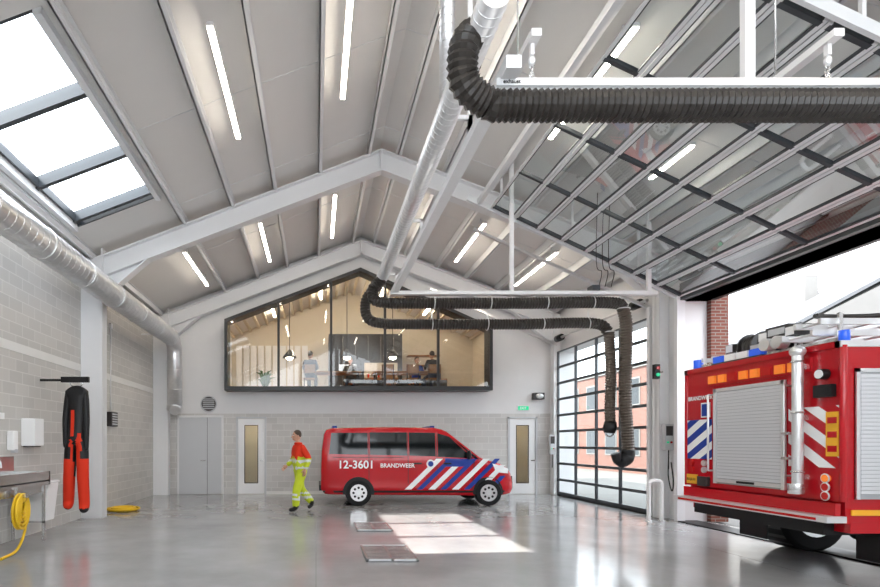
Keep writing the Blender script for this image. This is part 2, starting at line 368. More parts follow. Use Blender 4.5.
# doors
b=B('door_1')
x0,x1=-4.28,-2.95
b.box(x0-.06,x0,YB-.05,YB,0,2.44,'wallp'); b.box(x1,x1+.06,YB-.05,YB,0,2.44,'wallp'); b.box(x0-.06,x1+.06,YB-.05,YB,2.4,2.46,'wallp')
b.box(x0,-3.40,YB-.04,YB,.01,2.4,'doorg'); b.box(-3.39,x1,YB-.04,YB,.01,2.4,'doorg'); b.box(-3.402,-3.388,YB-.042,YB-.03,.01,2.4,'dark'); b.cyl((-3.46,YB-.09,1.05),(-3.46,YB-.04,1.05),.015,'steel'); b.box(-3.6,-3.45,YB-.1,YB-.08,1.04,1.06,'steel')
b.done(.004)
def gdoor(n,x0,x1):
    b=B(n)
    b.box(x0,x0+.06,YB-.03,YB+.1,0,2.42,'doorg'); b.box(x1-.06,x1,YB-.03,YB+.1,0,2.42,'doorg'); b.box(x0,x1,YB-.03,YB+.1,2.36,2.42,'doorg')
    a,c=x0+.07,x1-.07
    b.box(a,a+.2,YB,YB+.05,.01,2.35,'white'); b.box(c-.2,c,YB,YB+.05,.01,2.35,'white'); b.box(a+.2,c-.2,YB,YB+.05,.01,.35,'white'); b.box(a+.2,c-.2,YB,YB+.05,2.15,2.35,'white')
    b.quad([(a+.2,YB+.03,.35),(c-.2,YB+.03,.35),(c-.2,YB+.03,2.15),(a+.2,YB+.03,2.15)],'glassd')
    for z in(.35,2.15): b.box(a+.19,c-.19,YB-.004,YB+.01,z-.012,z+.012,'dark')
    for x in(a+.2,c-.2): b.box(x-.012,x+.012,YB-.004,YB+.01,.35,2.15,'dark')
    b.box(c-.14,c-.02,YB-.06,YB-.04,1.04,1.07,'steel'); b.cyl((c-.04,YB-.05,1.055),(c-.04,YB,1.055),.012,'steel'); b.done()
gdoor('door_2',D[0][0],D[0][1]); gdoor('door_3',D[1][0],D[1][1])
b=B('exit_sign'); b.box(6.3,6.65,YB-.04,YB,2.62,2.76,'white'); b.box(6.31,6.64,YB-.045,YB-.04,2.63,2.75,'green'); b.text('EXIT',.1,(6.36,YB-.047,2.655),'whitep'); b.done()
b=B('wall_vent'); b.cyl((-3.35,YB-.05,2.82),(-3.35,YB,2.82),.24,'dark',28); b.ring((-3.35,YB-.05,2.82),(0,1,0),.24,.02,'doorg',28,6)
for k in range(6): b.box(-3.35-.18,-3.35+.18,YB-.07,YB-.05,2.66+k*.06,2.685+k*.06,'doorg')
b.done()
b=B('baseboard_back'); b.box(D[0][1],D[1][0],YB-.015,YB,0,.09,'band'); b.done()
# ------------------------------------------------------------------ closed sectional door (far)
def gate_closed():
    b=B('door_4'); xx=XR-.1; y0,y1,zt=D1
    n=9; h=zt/n
    for k in range(n+1):
        z=k*h; b.box(xx,xx+.05,y0,y1,max(0,z-.035),min(zt,z+.035),'darkal')
    b.box(xx,xx+.05,y0,y1,0,.12,'darkal')
    for k in range(5):
        y=y0+.04+(y1-y0-.08)*k/4; b.box(xx-.004,xx+.054,y-.03,y+.03,0,zt,'darkal')
    b.quad([(xx+.025,y0,0),(xx+.025,y1,0),(xx+.025,y1,zt),(xx+.025,y0,zt)],'glassd')
    for y in(y0-.06,y1+.05): b.box(xx-.06,xx+.1,y-.05,y+.05,0,zt+.2,'steelw')
    b.cyl((xx-.1,y0-.1,zt+.35),(xx-.1,y1,zt+.35),.035,'galv'); 
    for y in(y0+.3,y1-.4): b.cyl((xx-.1,y-.15,zt+.35),(xx-.1,y+.15,zt+.35),.10,'black')
    for y in(y0,y1): b.beam((xx,y,zt+.2),(XR-4,y,zt+.2+1.75),.06,.06,'galv')
    b.done()
gate_closed()
# ------------------------------------------------------------------ open sectional door (near), parked under the roof
b=B('door_5')
y0,y1=D2[0]+.05,10.95
A=Vector((XR-.1,0,4.58)); E=Vector((3.55,0,6.40)); dv=E-A; L=dv.length; u=dv.normalized(); nrm=Vector((-u.z,0,u.x))
def pt(t,y,o=0): p=A+u*t+nrm*o; return Vector((p.x,y,p.z))
n=8
for k in range(n):
    t0=k*L/n+.006; t1=(k+1)*L/n-.006
    for t,s_ in((t0+.022,1),(t1-.022,-1)):
        b.beam(pt(t,y0),pt(t,y1),.044,.05,'doorf',up=nrm); b.beam(pt(t+s_*.028,y0),pt(t+s_*.028,y1),.014,.052,'darkal',up=nrm)
    for j in range(5):
        y=y0+.05+(y1-y0-.1)*j/4; b.beam(pt(t0+.03,y),pt(t1-.03,y),.06,.054,'darkal' ,up=nrm)
    b.quad([pt(t0,y0),pt(t1,y0),pt(t1,y1),pt(t0,y1)],'glassd')
for y in(y0-.08,y1+.07):
    b.beam(pt(-.1,y,0),pt(L+.5,y,0),.05,.12,'doorf',up=nrm); b.box(XR-.16,XR,y-.05,y+.05,0,4.6,'steelw')
    for t in(.9,2.4,4.0):
        p=pt(t,y); 
        if rz(p.x)>p.z: b.box(p.x-.02,p.x+.02,y-.02,y+.02,p.z,rz(p.x),'steelw')
p=pt(L+.25,0)
b.beam((p.x,y0-.1,p.z),(p.x,y1+.1,p.z),.08,.1,'doorf')
b.cyl((XR-.12,y0,4.95),(XR-.12,y1,4.95),.04,'galv'); 
for y in(y0+.3,(y0+y1)/2,y1-.3): b.cyl((XR-.12,y-.25,4.95),(XR-.12,y+.25,4.95),.085,'black')
b.done()
b=B('trim_1'); b.box(XR-.1,XR+.6,D2[0],D2[1],4.5,4.72,'darkal'); b.box(XR-.06,XR+.02,D2[0],D2[1],4.72,4.86,'blackf'); b.done()
b=B('floor_door_track'); b.box(XR-.15,XR+.3,D2[0],D2[1],0,.02,'black'); b.box(XR-.05,XR+.2,D1[0],D1[1],0,.02,'black'); b.done()
# ------------------------------------------------------------------ lights
def strip(x,y0,y1):
    k=rz(x)-H; x2=x*(k-.24)/k; z=rz(x2)-.26; sc=(z-H)/k
    b=B('led_strip_light'); y0*=sc;y1*=sc
    b.box(x2-.045,x2+.045,y0,y1,z+.02,z+.07,'white'); b.box(x2-.035,x2+.035,y0+.02,y1-.02,z,z+.02,'led')
    for y in(y0+.3,y1-.3): b.cyl((x2,y,z+.07),(x2,y,rz(x2)),.01,'steelw',6)
    b.done()
for x in(-3.27,-1.38,.47,2.37,4.2,6.07):
    strip(x,13.3,16.1)
    if x>-3: strip(x,7.0 if x<6 else 8.5,9.6)
    if x>-3: strip(x,1.0,3.6)
# ------------------------------------------------------------------ left duct
b=B('ventilation_duct')
dx,dz,dr=-4.28,4.72,.25
path=[(dx,YF+.2,dz),(dx,15.9,dz)]+[(dx,15.9+.45*math.sin(a),dz-.45*(1-math.cos(a))) for a in [math.pi/2*k/6 for k in range(1,7)]]+[(dx,16.35,2.75),(dx,16.35,2.6)]
b.tube(path[:2],dr,'galv',28)
b.tube([Vector(p) for p in path[1:-1]],.22,'galv',24)
y=YF+.4
while y<15.9: b.ring((dx,y,dz),(0,1,0),dr+.002,.012,'galv',24,5); y+=1.5
y=YF+.5
while y<15.8: b.ring((dx,y,dz),(0,1,0),dr,.004,'galv',24,4); y+=.18
for z in(3.2,3.8): b.ring((dx,16.35,z),(0,0,1),.22,.012,'galv',24,5)
b.tube([(dx,16.35,2.76),(dx,16.35,2.66),(dx+.05,16.2,2.58)],[.22,.24,.16],'galv',20)
for y in(0.5,4,8,12,15.5): b.box(XL,dx,y-.02,y+.02,dz-.02,dz+.02,'steelw'); 
b.done()
# ------------------------------------------------------------------ exhaust extraction
def zz(k): return H+k
b=B('exhaust_duct')
X,Z=1.3,zz(3.25)
b.cyl((X,3.9,Z),(X,10.6,Z),.11,'galv',20)
y=4.0
while y<10.6: b.ring((X,y,Z),(0,1,0),.11,.006,'galv',20,4); y+=.09
b.cyl((X,5.36,Z+.05),(X,5.36,rz(X)),.075,'galv',18)
z=Z+.15
while z<rz(X): b.ring((X,5.36,z),(0,0,1),.075,.005,'galv',18,4); z+=.08
b.box(1.48,1.60,4.2,10.8,zz(2.92),zz(3.02),'steelw')
for y in(5.4,7.9,10.4): b.box(X,1.56,y-.02,y+.02,Z-.02,Z+.02,'steelw'); b.box(1.52,1.56,y-.02,y+.02,zz(3.0),Z+.02,'steelw')
b.box(1.52,1.56,5.38,5.42,zz(3.0),rz(1.54),'steelw')
b.done()
# near boom
b=B('exhaust_hose_boom'); y=4.38; zb=zz(2.9)
b.box(1.45,7.2,y-.05,y+.05,zb-.03,zb+.03,'alu'); b.box(1.45,7.2,y-.02,y+.02,zb-.07,zb-.03,'alu')
hp=cr([(1.3,4.75,zz(3.25)),(1.28,4.35,zz(3.27)),(1.17,4.25,zz(3.13)),(1.18,4.3,zz(2.88)),(1.40,4.38,zb-.145),(1.7,y,zb-.165),(4,y,zb-.165),(7.2,y,zb-.175)],14)
b.hose(hp,.125,'hose',.05)
b.text('exhaust',.045,(1.5,y-.052,zb-.015),'black')
for x in(1.75,4.15): 
    b.cyl((x,y,zb+.03),(x,y,zb+.16),.006,'steel',6)
    for k in range(4): b.ring((x,y,zb+.05+k*.035),(0,1,0) if k%2 else (1,0,0),.02,.005,'steel',10,5)
    b.ell((x,y,zb+.2),(.03,.025,.045),'alu')
    b.box(x-.015,x+.015,y-.02,y+.02,zb+.24,zb+.33,'white')
b.box(3.46,3.54,y-.03,y+.03,zb+.03,rz(3.5),'steelw')
b.box(4.11,4.19,y-.1,y+.9,zb+.33,zb+.39,'white'); b.box(1.71,1.79,y-.1,y+.5,zb+.33,zb+.39,'white')
b.cyl((4.15,y+.5,zb+.36),(4.15,y+.5,rz(4.15)),.008,'steel',6); b.cyl((1.75,y+.3,zb+.36),(1.75,y+.3,rz(1.75)),.008,'steel',6)
b.done()
# far boom: two parallel hoses, each dropping at the outer end
b=B('exhaust_hose_boom'); y=10.55; zb=zz(2.92)
b.box(1.45,6.65,y-.06,y+.06,zb-.03,zb+.04,'steelw')
for x in(3.82,6.5): b.box(x-.035,x+.035,y-.035,y+.035,zb+.04,rz(x),'steelw')
b.box(5.35,5.5,y-.1,y+.1,zb+.04,zb+.14,'darkal')
hp=cr([(1.3,10.5,zz(3.2)),(1.12,10.55,zz(3.02)),(1.14,10.55,zz(2.8)),(1.40,y,zb-.18),(1.8,y,zb-.19),(4,y,zb-.19),(5.75,y,zb-.18),(6.0,y,zb-.3)],12)
b.hose(hp,.115,'hose',.055)
b.hose(cr([(6.0,y,zb-.28),(6.06,y,zb-.7),(6.04,y,zb-2.0),(6.08,y,zb-2.7),(6.1,y,zb-3.05)],12),.12,'hoseb',.055)
y2=y+.18
hp=cr([(1.25,10.7,zz(3.15)),(1.0,y2,zz(2.85)),(1.02,y2,zz(2.5)),(1.3,y2,zb-.54),(2.0,y2,zb-.56),(4,y2,zb-.56),(5.5,y2,zb-.54),(5.82,y2,zb-.72)],12)
b.hose(hp,.11,'hose',.055)
b.hose(cr([(5.82,y2,zb-.70),(5.86,y2,zb-1.5),(5.84,y2,zb-2.2),(5.85,y2,zb-2.55)],12),.105,'hoseb',.055)
for c_ in((6.0,y,zb-.3),(5.82,y2,zb-.72)): b.ring(c_,(0,0,1),.12,.012,'alu',18,5)
b.tube(cr([(6.1,y,zb-3.05),(6.08,y,zb-3.2),(5.92,y,zb-3.28),(5.85,y,zb-3.12)],6),[.12]*6+[.13]*6+[.09]*7,'black',16)
b.tube([(5.85,y2,zb-2.5),(5.84,y2,zb-2.62),(5.83,y2,zb-2.72)],[.11,.13,.10],'black',16)
b.ring((5.83,y2,zb-2.7),(0,1,0),.09,.015,'steel',14,6)
for x in(2.3,3.4,4.5,5.4): b.ring((x,y,zb-.185),(1,0,0),.125,.010,'alu',18,5); b.ring((x,y2,zb-.56),(1,0,0),.12,.010,'alu',18,5); b.box(x-.012,x+.012,y2-.01,y2+.01,zb-.46,zb-.02,'alu')
for k in range(3):
    x=5.5+.12*k; b.tube(cr([(x,y-.05,zb+.12),(x+.04,y-.08,zb+.4),(x-.05,y-.05,zb+.6),(x,y,rz(x))],6),.008,'black',6)
b.done()
# ------------------------------------------------------------------ van
def van():
    b=B('van'); X0=.13; YN=13.7; W=.95; yc=YN+W; LN=4.97
    def lerp(tab,x):
        if x<=tab[0][0]: return tab[0][1]
        for (a,p),(c,q) in zip(tab,tab[1:]):
            if x<=c: return p+(q-p)*(x-a)/(c-a)
        return tab[-1][1]
    top=[(0,1.0),(.02,1.45),(.07,1.82),(.14,1.94),(.3,1.985),(1.6,2.01),(2.9,1.995),(3.1,1.95),(3.22,1.90),(4.05,1.24),(4.2,1.18),(4.6,1.07),(4.8,.97),(4.9,.84),(4.97,.62)]
    bot=[(0,.42),(.1,.3),(.4,.28),(4.6,.26),(4.9,.30),(4.97,.40)]
    plan=[(0,.93),(.06,.97),(.2,1),(3.9,1),(4.4,.965),(4.7,.88),(4.85,.80),(4.97,.66)]
    def hw(x,z):
        w=W if z<1.15 else W-(z-1.15)*.15
        if z<.45: w-=(.45-z)*.2
        return w*lerp(plan,x)
    xs=sorted(set([0,.02,.05,.07,.1,.14,.2,.3,.8,1.2,1.6,2.1,2.5,2.9,3.1,3.22,3.4,3.6,3.8,3.95,4.05,4.2,4.4,4.6,4.7,4.8,4.85,4.9,4.94,4.97]))
    rings=[]
    for x in xs:
        zt=lerp(top,x); zb=lerp(bot,x); r=min(.11,(zt-zb)*.25)
        half=[(0,zb),(hw(x,zb)*.6,zb),(hw(x,zb)-.03,zb)]
        for k in range(9): z=zb+.03+(zt-r-zb-.03)*k/8; half.append((hw(x,z),z))
        w=hw(x,zt-r)
        for a in(25,50,75): a=math.radians(a); half.append((w-r*(1-math.cos(a)),zt-r+r*math.sin(a)))
        half.append((w*.6,zt+.012)); half.append((0,zt+.025))
        ring=[(p[0],p[1]) for p in half]+[(-p[0],p[1]) for p in half[-2:0:-1]]
        rings.append([b.bm.verts.new((X0+x,yc+yy,z)) for yy,z in ring])
    n=len(rings[0]); nh=len(half)
    for i in range(len(xs)-1):
        for k in range(n):
            m='red'
            mid=(xs[i]+xs[i+1])/2
            a,c=k,(k+1)%n
            lo=min(a if a<nh else n-a, c if c<nh else n-c)
            if 3.22<mid<4.05 and lo>=nh-3: m='carglass'
            if lo<2: m='black'
            b.face([rings[i][k],rings[i][c],rings[i+1][c],rings[i+1][k]],m,True)
    b.face(rings[0],'red'); b.face(rings[-1][::-1],'black')
    def patch(q,m,off=.004,n=6,side=-1):
        g=[[None]*(n+1) for _ in range(n+1)]
        for i in range(n+1):
            for j in range(n+1):
                s_,t=i/n,j/n
                p=[(q[0][d]*(1-s_)+q[1][d]*s_)*(1-t)+(q[3][d]*(1-s_)+q[2][d]*s_)*t for d in(0,1)]
                g[i][j]=b.bm.verts.new((X0+p[0],yc+side*(hw(p[0],p[1])+off),p[1]))
        for i in range(n):
            for j in range(n): b.face([g[i][j],g[i+1][j],g[i+1][j+1],g[i][j+1]],m,True)
    for sd in(-1,1):
        patch([(.20,1.32),(1.19,1.30),(1.19,1.86),(.26,1.86)],'carglass',side=sd)
        patch([(1.24,1.30),(2.19,1.28),(2.19,1.87),(1.24,1.87)],'carglass',side=sd)
        patch([(2.24,1.28),(2.91,1.26),(2.91,1.86),(2.24,1.87)],'carglass',side=sd)
        patch([(2.97,1.25),(3.86,1.21),(3.27,1.76),(2.97,1.85)],'carglass',side=sd)
        patch([(3.9,1.20),(4.02,1.19),(3.34,1.73),(3.31,1.75)],'carglass',side=sd)
        for x in(1.215,2.21,2.94): patch([(x-.008,.4),(x+.008,.4),(x+.008,1.86),(x-.008,1.86)],'black',.003,side=sd)
        patch([(3.82,.4),(3.84,.4),(3.90,1.18),(3.88,1.18)],'black',.003,side=sd)
        patch([(.05,.34),(4.7,.34),(4.7,.39),(.05,.39)],'black',.008,12,sd)
        patch([(.3,1.23),(2.1,1.23),(2.1,1.242),(.3,1.242)],'black',.006,side=sd)
        for k in range(9):
            x=2.12+k*.30; m='whitep' if k%2==0 else 'blue'
            z0,z1=.42,1.20
            w=.17 if k%2==0 else .15
            xa,xb=x,x+.80
            if xb+w>4.72:
                f=(4.72-w-xa)/(xb-xa); 
                if f<=.1: continue
                xb=xa+(xb-xa)*f; z1=z0+(z1-z0)*f
            patch([(xa,z0),(xa+w,z0),(xb+w,z1),(xb,z1)],m,.005,8,sd)
        patch([(3.15,1.0),(3.6,1.0),(3.9,1.19),(3.15,1.21)],'blue',.0055,8,sd)
        for wx in(.95,4.25):
            z0=.29; arc=[]
            for k in range(25):
                a=math.radians(-10+200*k/24); x=wx+.40*math.cos(a); z=max(z0,.34+.40*math.sin(a)); arc.append((X0+x,yc+sd*(hw(x,max(z,.46))+.007),z))
            b.face([b.bm.verts.new(p) for p in arc],'black')
            ya=yc+sd*(W-.20); yb=yc+sd*(W+.012)
            b.tube([(X0+wx,ya,.335),(X0+wx,ya+sd*.02,.335),(X0+wx,yb-sd*.02,.335),(X0+wx,yb,.335)],[.30,.333,.333,.31],'rubber',32)
            b.tube([(X0+wx,yb-sd*.01,.335),(X0+wx,yb+sd*.006,.335)],.215,'galv',28)
            for k in range(8):
                a=2*math.pi*k/8; c=(X0+wx+.13*math.cos(a),yb+sd*.007,.335+.13*math.sin(a)); b.tube([c,(c[0],c[1]+sd*.003,c[2])],.032,'black',10)
            b.cyl((X0+wx,yb,.335),(X0+wx,yb+sd*.02,.335),.05,'alu',16)
        for x in(2.35,3.10): b.box(X0+x,X0+x+.2,yc+sd*(W+.0),yc+sd*(W+.03),1.06,1.10,'black')
        patch([(4.45,.86),(4.80,.82),(4.80,.95),(4.35,1.08)],'whitep',.008,6,sd)
        patch([(.03,.95),(.13,.95),(.16,1.5),(.05,1.45)],'redl',.008,6,sd)
        b.ell((X0+3.72,yc+sd*(W+.12),1.30),(.06,.09,.12),'black'); b.box(X0+3.7,X0+3.76,yc+sd*.86,yc+sd*1.05,1.2,1.24,'black')
    yt=yc-W-.008
    b.text('12-3601',.28,(X0+.42,yt,.96),'whitep'); b.text('BRANDWEER',.145,(X0+1.5,yt,.98),'whitep')
    b.ell((X0+2.78,yc-W,1.07),(.11,.012,.11),'whitep'); b.ell((X0+2.78,yc-W-.003,1.07),(.08,.013,.08),'blue')
    b.box(X0+4.86,X0+4.99,yc-.55,yc+.55,.60,.74,'black')
    for x,s_ in((.3,1),(2.85,1)): b.box(X0+x,X0+x+.12,yc-.5,yc+.5,1.99,2.05,'blue')
    b.box(X0-.05,X0+.05,yc-.8,yc+.8,.38,.52,'black')
    b.done()
van()
# ------------------------------------------------------------------ fire truck
def truck():
    b=B('fire_truck'); X0=5.8; Y0,Y1=5.95,8.45; ZT=2.68; XE=10.4
    b.box(X0,XE,Y0,Y1,.95,ZT,'red')
    b.box(X0+.05,XE,Y0+.02,Y1-.02,.70,.95,'red')
    b.box(X0+.3,XE+2.6,Y0+.7,Y1-.7,.55,.75,'black')
    b.box(X0+2.35,XE,Y0+.01,Y1-.01,.5,.72,'red')
    b.box(X0+.1,X0+.75,Y0+.01,Y1-.01,.60,.72,'red')
    b.prism([(XE+.08,Y0,.55),(XE+2.5,Y0,.55),(XE+2.6,Y0,1.6),(XE+2.3,Y0,2.75),(XE+.08,Y0,2.85)],(0,Y1-Y0,0),'red')
    for y in(Y0-.006,Y1+.006):
        for xa,xb in((XE+.25,XE+1.05),(XE+1.25,XE+2.2)): b.quad([(xa,y,1.6),(xb,y,1.6),(xb-.05,y,2.4),(xa,y,2.4)],'carglass')
    b.quad([(XE+2.6,Y0+.1,1.65),(XE+2.6,Y1-.1,1.65),(XE+2.38,Y1-.1,2.5),(XE+2.38,Y0+.1,2.5)],'carglass')
    for wx in(7.32,XE+1.2):
        for ya,yb in((Y0+.02,Y0+.55),(Y1-.55,Y1-.02)):
            if wx<9: b.box(wx-.62,wx+.62,min(ya,yb),max(ya,yb),.62,.95,'black')
            b.tube([(wx,ya,.5),(wx,ya+.05,.5),(wx,yb-.05,.5),(wx,yb,.5)],[.44,.5,.5,.44],'rubber',36)
            for k in range(20):
                a=2*math.pi*k/20; b.box(-.03,.03,ya+.06,yb-.06,.49,.5,'black',Matrix.Translation((wx,0,.5))@Matrix.Rotation(a,4,'Y'))
            for yy in(ya,yb): b.tube([(wx,yy-.01,.5),(wx,yy+.01,.5)],.28,'alu',24); b.tube([(wx,yy-.03,.5),(wx,yy+.03,.5)],.1,'dark',16)
    b.cyl((7.32,Y0+.5,.5),(7.32,Y1-.5,.5),.09,'black'); b.ell((7.32,7.2,.5),(.22,.2,.22),'black')
    for y in(Y0+.1,Y1-.6): b.box(6.55,6.57,y,y+.5,.2,.72,'black')
    b.box(X0-.20,X0+.02,Y0-.03,Y1+.03,.72,.79,'alu'); b.box(X0-.205,X0-.195,Y0+.1,Y1-.1,.735,.765,'redl'); b.box(X0-.06,X0,Y0+.02,Y1-.02,.79,.93,'red')
    b.box(X0-.02,X0+.4,Y0+.2,Y1-.2,.55,.72,'black')
    def rq(y0,y1,z0,z1,m,d=.006): b.box(X0-d,X0+.01,y0,y1,z0,z1,m)
    b.box(X0-.015,X0+.01,6.66,7.82,1.02,2.38,'shutb')
    for y in(6.67,7.81): b.box(X0-.04,X0-.01,y-.025,y+.025,1.02,2.38,'alu')
    b.box(X0-.04,X0-.01,6.66,7.82,2.33,2.38,'alu')
    z=1.10
    while z<2.31: b.box(X0-.028,X0-.012,6.70,7.78,z,z+.038,'shut'); z+=.044
    b.box(X0-.04,X0-.01,6.70,7.78,1.04,1.09,'alu'); b.box(X0-.06,X0-.02,7.1,7.38,1.05,1.08,'black')
    b.box(X0-.03,X0,6.3,8.05,2.43,2.60,'red')
    for k in range(8): y=6.45+k*.19; b.box(X0-.06,X0-.03,y,y+.13,2.46,2.57,'amber' if k not in(2,5) else 'redl')
    b.text('BRANDWEER',.085,(X0-.008,8.40,2.25),'whitep',right=(0,-1,0))
    def chev(y0,y1,z0,z1,n,ms,sl=.6,d=.008):
        h=(z1-z0)/n; W_=y1-y0; k=0; a=z0-abs(W_*sl)
        while a<z1+abs(W_*sl):
            q=[(y0,a),(y0,a+h),(y1,a+h+W_*sl),(y1,a+W_*sl)]
            def clip(poly,f,inter):
                o=[]
                for i in range(len(poly)):
                    p,r=poly[i-1],poly[i]
                    if f(r):
                        if not f(p): o.append(inter(p,r))
                        o.append(r)
                    elif f(p): o.append(inter(p,r))
                return o
            def at(zv): return lambda p,r:(p[0]+(r[0]-p[0])*(zv-p[1])/(r[1]-p[1]),zv)
            q=clip(q,lambda p:p[1]>=z0-1e-6,at(z0)) if q else q
            q=clip(q,lambda p:p[1]<=z1+1e-6,at(z1)) if q else q
            if len(q)>2: b.face([b.bm.verts.new((X0-d,p[0],p[1])) for p in q],ms[k%len(ms)])
            a+=h; k+=1
    chev(7.90,8.43,1.36,1.95,5,['whitep','blue'],-.6)
    rq(7.94,8.12,1.98,2.20,'whitep',.012); rq(7.96,8.10,2.0,2.18,'blue',.016)
    rq(8.2,8.42,.98,1.12,'plate',.02); b.text('BX-JZ-51',.05,(X0-.023,8.41,1.03),'black',right=(0,-1,0))
    for z in(1.2,1.30): b.cyl((X0-.03,8.32,z),(X0,8.32,z),.045,'redl',16); b.cyl((X0-.03,8.05,z),(X0,8.05,z),.045,'alu',16)
    chev(5.98,6.62,1.32,2.02,5,['whitep','red'],.7)
    rq(5.98,6.13,1.45,1.95,'plate',.014)
    for k in range(3): rq(6.0,6.11,1.5+k*.16,1.57+k*.16,'red',.017)
    b.cyl((X0-.11,6.38,1.1),(X0-.11,6.38,2.66),.055,'alu',16); 
    for z in(1.2,1.9,2.5): b.box(X0-.11,X0,6.35,6.41,z-.03,z+.03,'steel'); b.ring((X0-.11,6.38,z+.06),(0,0,1),.057,.012,'steel',16,5)
    b.ell((X0-.11,6.38,2.68),(.08,.08,.07),'alu'); b.cyl((X0-.13,6.38,1.0),(X0-.13,6.38,1.12),.08,'steel',16)
    for z in(1.0,1.10,1.20): b.cyl((X0-.04,6.12,z),(X0,6.12,z),.042,'redl' if z<1.15 else 'amber',18); b.ring((X0-.03,6.12,z),(1,0,0),.047,.009,'alu',18,5)
    b.cyl((X0-.04,6.55,1.1),(X0,6.55,1.1),.04,'redl',16)
    b.cyl((X0-.1,6.12,2.38),(X0-.02,6.12,2.38),.06,'black',16); b.cyl((X0-.11,6.12,2.38),(X0-.1,6.12,2.38),.05,'whitep',16)
    b.box(X0-.06,X0,6.02,6.24,2.12,2.26,'black'); b.box(X0-.05,X0,7.95,8.15,.96,1.1,'dark'); 
    for z in(1.4,1.7): b.box(X0-.12,X0,6.50,6.60,z,z+.03,'steel')
    for y in(7.88,6.60): b.cyl((X0-.08,y,1.2),(X0-.08,y,2.3),.014,'alu',8); b.cyl((X0-.08,y,1.2),(X0,y,1.2),.012,'alu',8); b.cyl((X0-.08,y,2.3),(X0,y,2.3),.012,'alu',8)
    for y in(Y0,Y1): b.cyl((X0+.01,y,.95),(X0+.01,y,ZT),.035,'red',12)
    b.box(X0-.03,XE,Y0-.02,Y0+.06,ZT-.02,ZT+.05,'alu'); b.box(X0-.03,XE,Y1-.06,Y1+.02,ZT-.02,ZT+.05,'alu'); b.box(X0-.03,X0+.05,Y0,Y1,ZT-.02,ZT+.05,'red')
    for sd,ys in((-1,Y0),(1,Y1)):
        for xa,xb in((X0+.13,X0+1.45),(X0+1.6,X0+3.0),(X0+3.1,XE-.1)):
            b.box(xa,xb,ys-.015,ys+.015,.98,2.42,'shutb'); z=1.04
            for x in(xa+.02,xb-.02): b.box(x-.02,x+.02,ys-.03,ys+.03,.98,2.42,'alu')
            b.box(xa,xb,ys-.03,ys+.03,2.38,2.42,'alu')
            while z<2.36: b.box(xa+.05,xb-.05,ys+(-.028 if sd<0 else .012),ys+(-.012 if sd<0 else .028),z,z+.038,'shut'); z+=.044
        b.box(X0+.1,XE,ys-.008,ys+.008,.80,.86,'plate')
    b.text('BRANDWEER',.12,(X0+.9,Y0-.01,2.5),'whitep')
    # roof load: stacked ladders, suction hoses, lockers, light bar, hose reel
    z=ZT+.05
    for x in(X0+.1,X0+1.4,X0+2.8): 
        b.box(x-.03,x+.03,6.05,8.35,z-.01,z+.06,'steel')
        for y in(6.08,6.58): b.box(x-.02,x+.02,y-.015,y+.015,z,z+.34,'steel')
    for lv,yy,x_ in((.12,(6.13,6.53),-.18),(.26,(6.17,6.49),-.05)):
        for y in yy: b.beam((X0+x_,y,z+lv),(XE-.3,y,z+lv),.035,.07,'alu')
        for k in range(14): b.cyl((X0+x_+.1+k*.3,yy[0],z+lv),(X0+x_+.1+k*.3,yy[1],z+lv),.016,'alu',8)
    for k,y in enumerate((6.70,6.88)): b.hose([(X0+.0,y,z+.12),(X0+3.2,y,z+.12)],.07,'rubber',.06,.1,12); b.cyl((X0-.1,y,z+.12),(X0+.02,y,z+.12),.08,'alu',16)
    b.box(X0+.0,X0+.75,6.63,6.97,z+.20,z+.34,'dark'); b.box(X0-.01,X0,6.68,6.92,z+.23,z+.31,'doorg')
    b.box(X0+.15,X0+1.6,7.02,7.4,z,z+.20,'shut'); b.box(X0+.2,X0+.7,7.08,7.34,z+.20,z+.27,'black')
    # blue light bar across the rear edge
    b.box(X0+.02,X0+.16,7.05,7.95,z,z+.03,'dark')
    for k in range(4): b.box(X0+.02,X0+.16,7.07+k*.22,7.26+k*.22,z+.03,z+.12,'bluel' if k in(0,3) else 'whitep')
    for y in(7.5,7.74): b.tube([(X0+.45,y,z+.22),(X0+.45,y+.02,z+.22)],.21,'dark',20)
    for k in range(5): b.ring((X0+.45,7.54+k*.042,z+.22),(0,1,0),.16,.022,'hose',20,6)
    b.box(X0+.25,X0+.65,7.48,7.5,z,z+.2,'steel'); b.box(X0+.25,X0+.65,7.76,7.78,z,z+.2,'steel')
    b.cyl((X0+.08,8.3,z),(X0+.08,8.3,z+.14),.065,'bluel',16); b.cyl((X0+.06,5.99,z),(X0+.06,5.99,z+.12),.05,'bluel',16)
    for y in(7.98,8.18): b.beam((X0+.05,y,z+.12),(X0+3.3,y,z+.12),.03,.06,'alu')
    for k in range(10): b.cyl((X0+.3+k*.3,7.98,z+.12),(X0+.3+k*.3,8.18,z+.12),.012,'alu',8)
    for x,y in((X0+.06,6.60),(X0+.06,7.0),(X0+.30,7.88)): b.cyl((x,y,z),(x,y,z+.2),.015,'steel',8); b.box(x-.07,x+.03,y-.07,y+.07,z+.18,z+.30,'dark'); b.box(x-.075,x-.07,y-.06,y+.06,z+.19,z+.29,'whitep')
    b.tube(cr([(X0+.0,6.2,z+.34),(X0+.15,6.4,z+.37),(X0+.6,6.35,z+.36),(X0+.9,6.2,z+.35)],8),.03,'hose',8)
    b.done(.005)
truck()
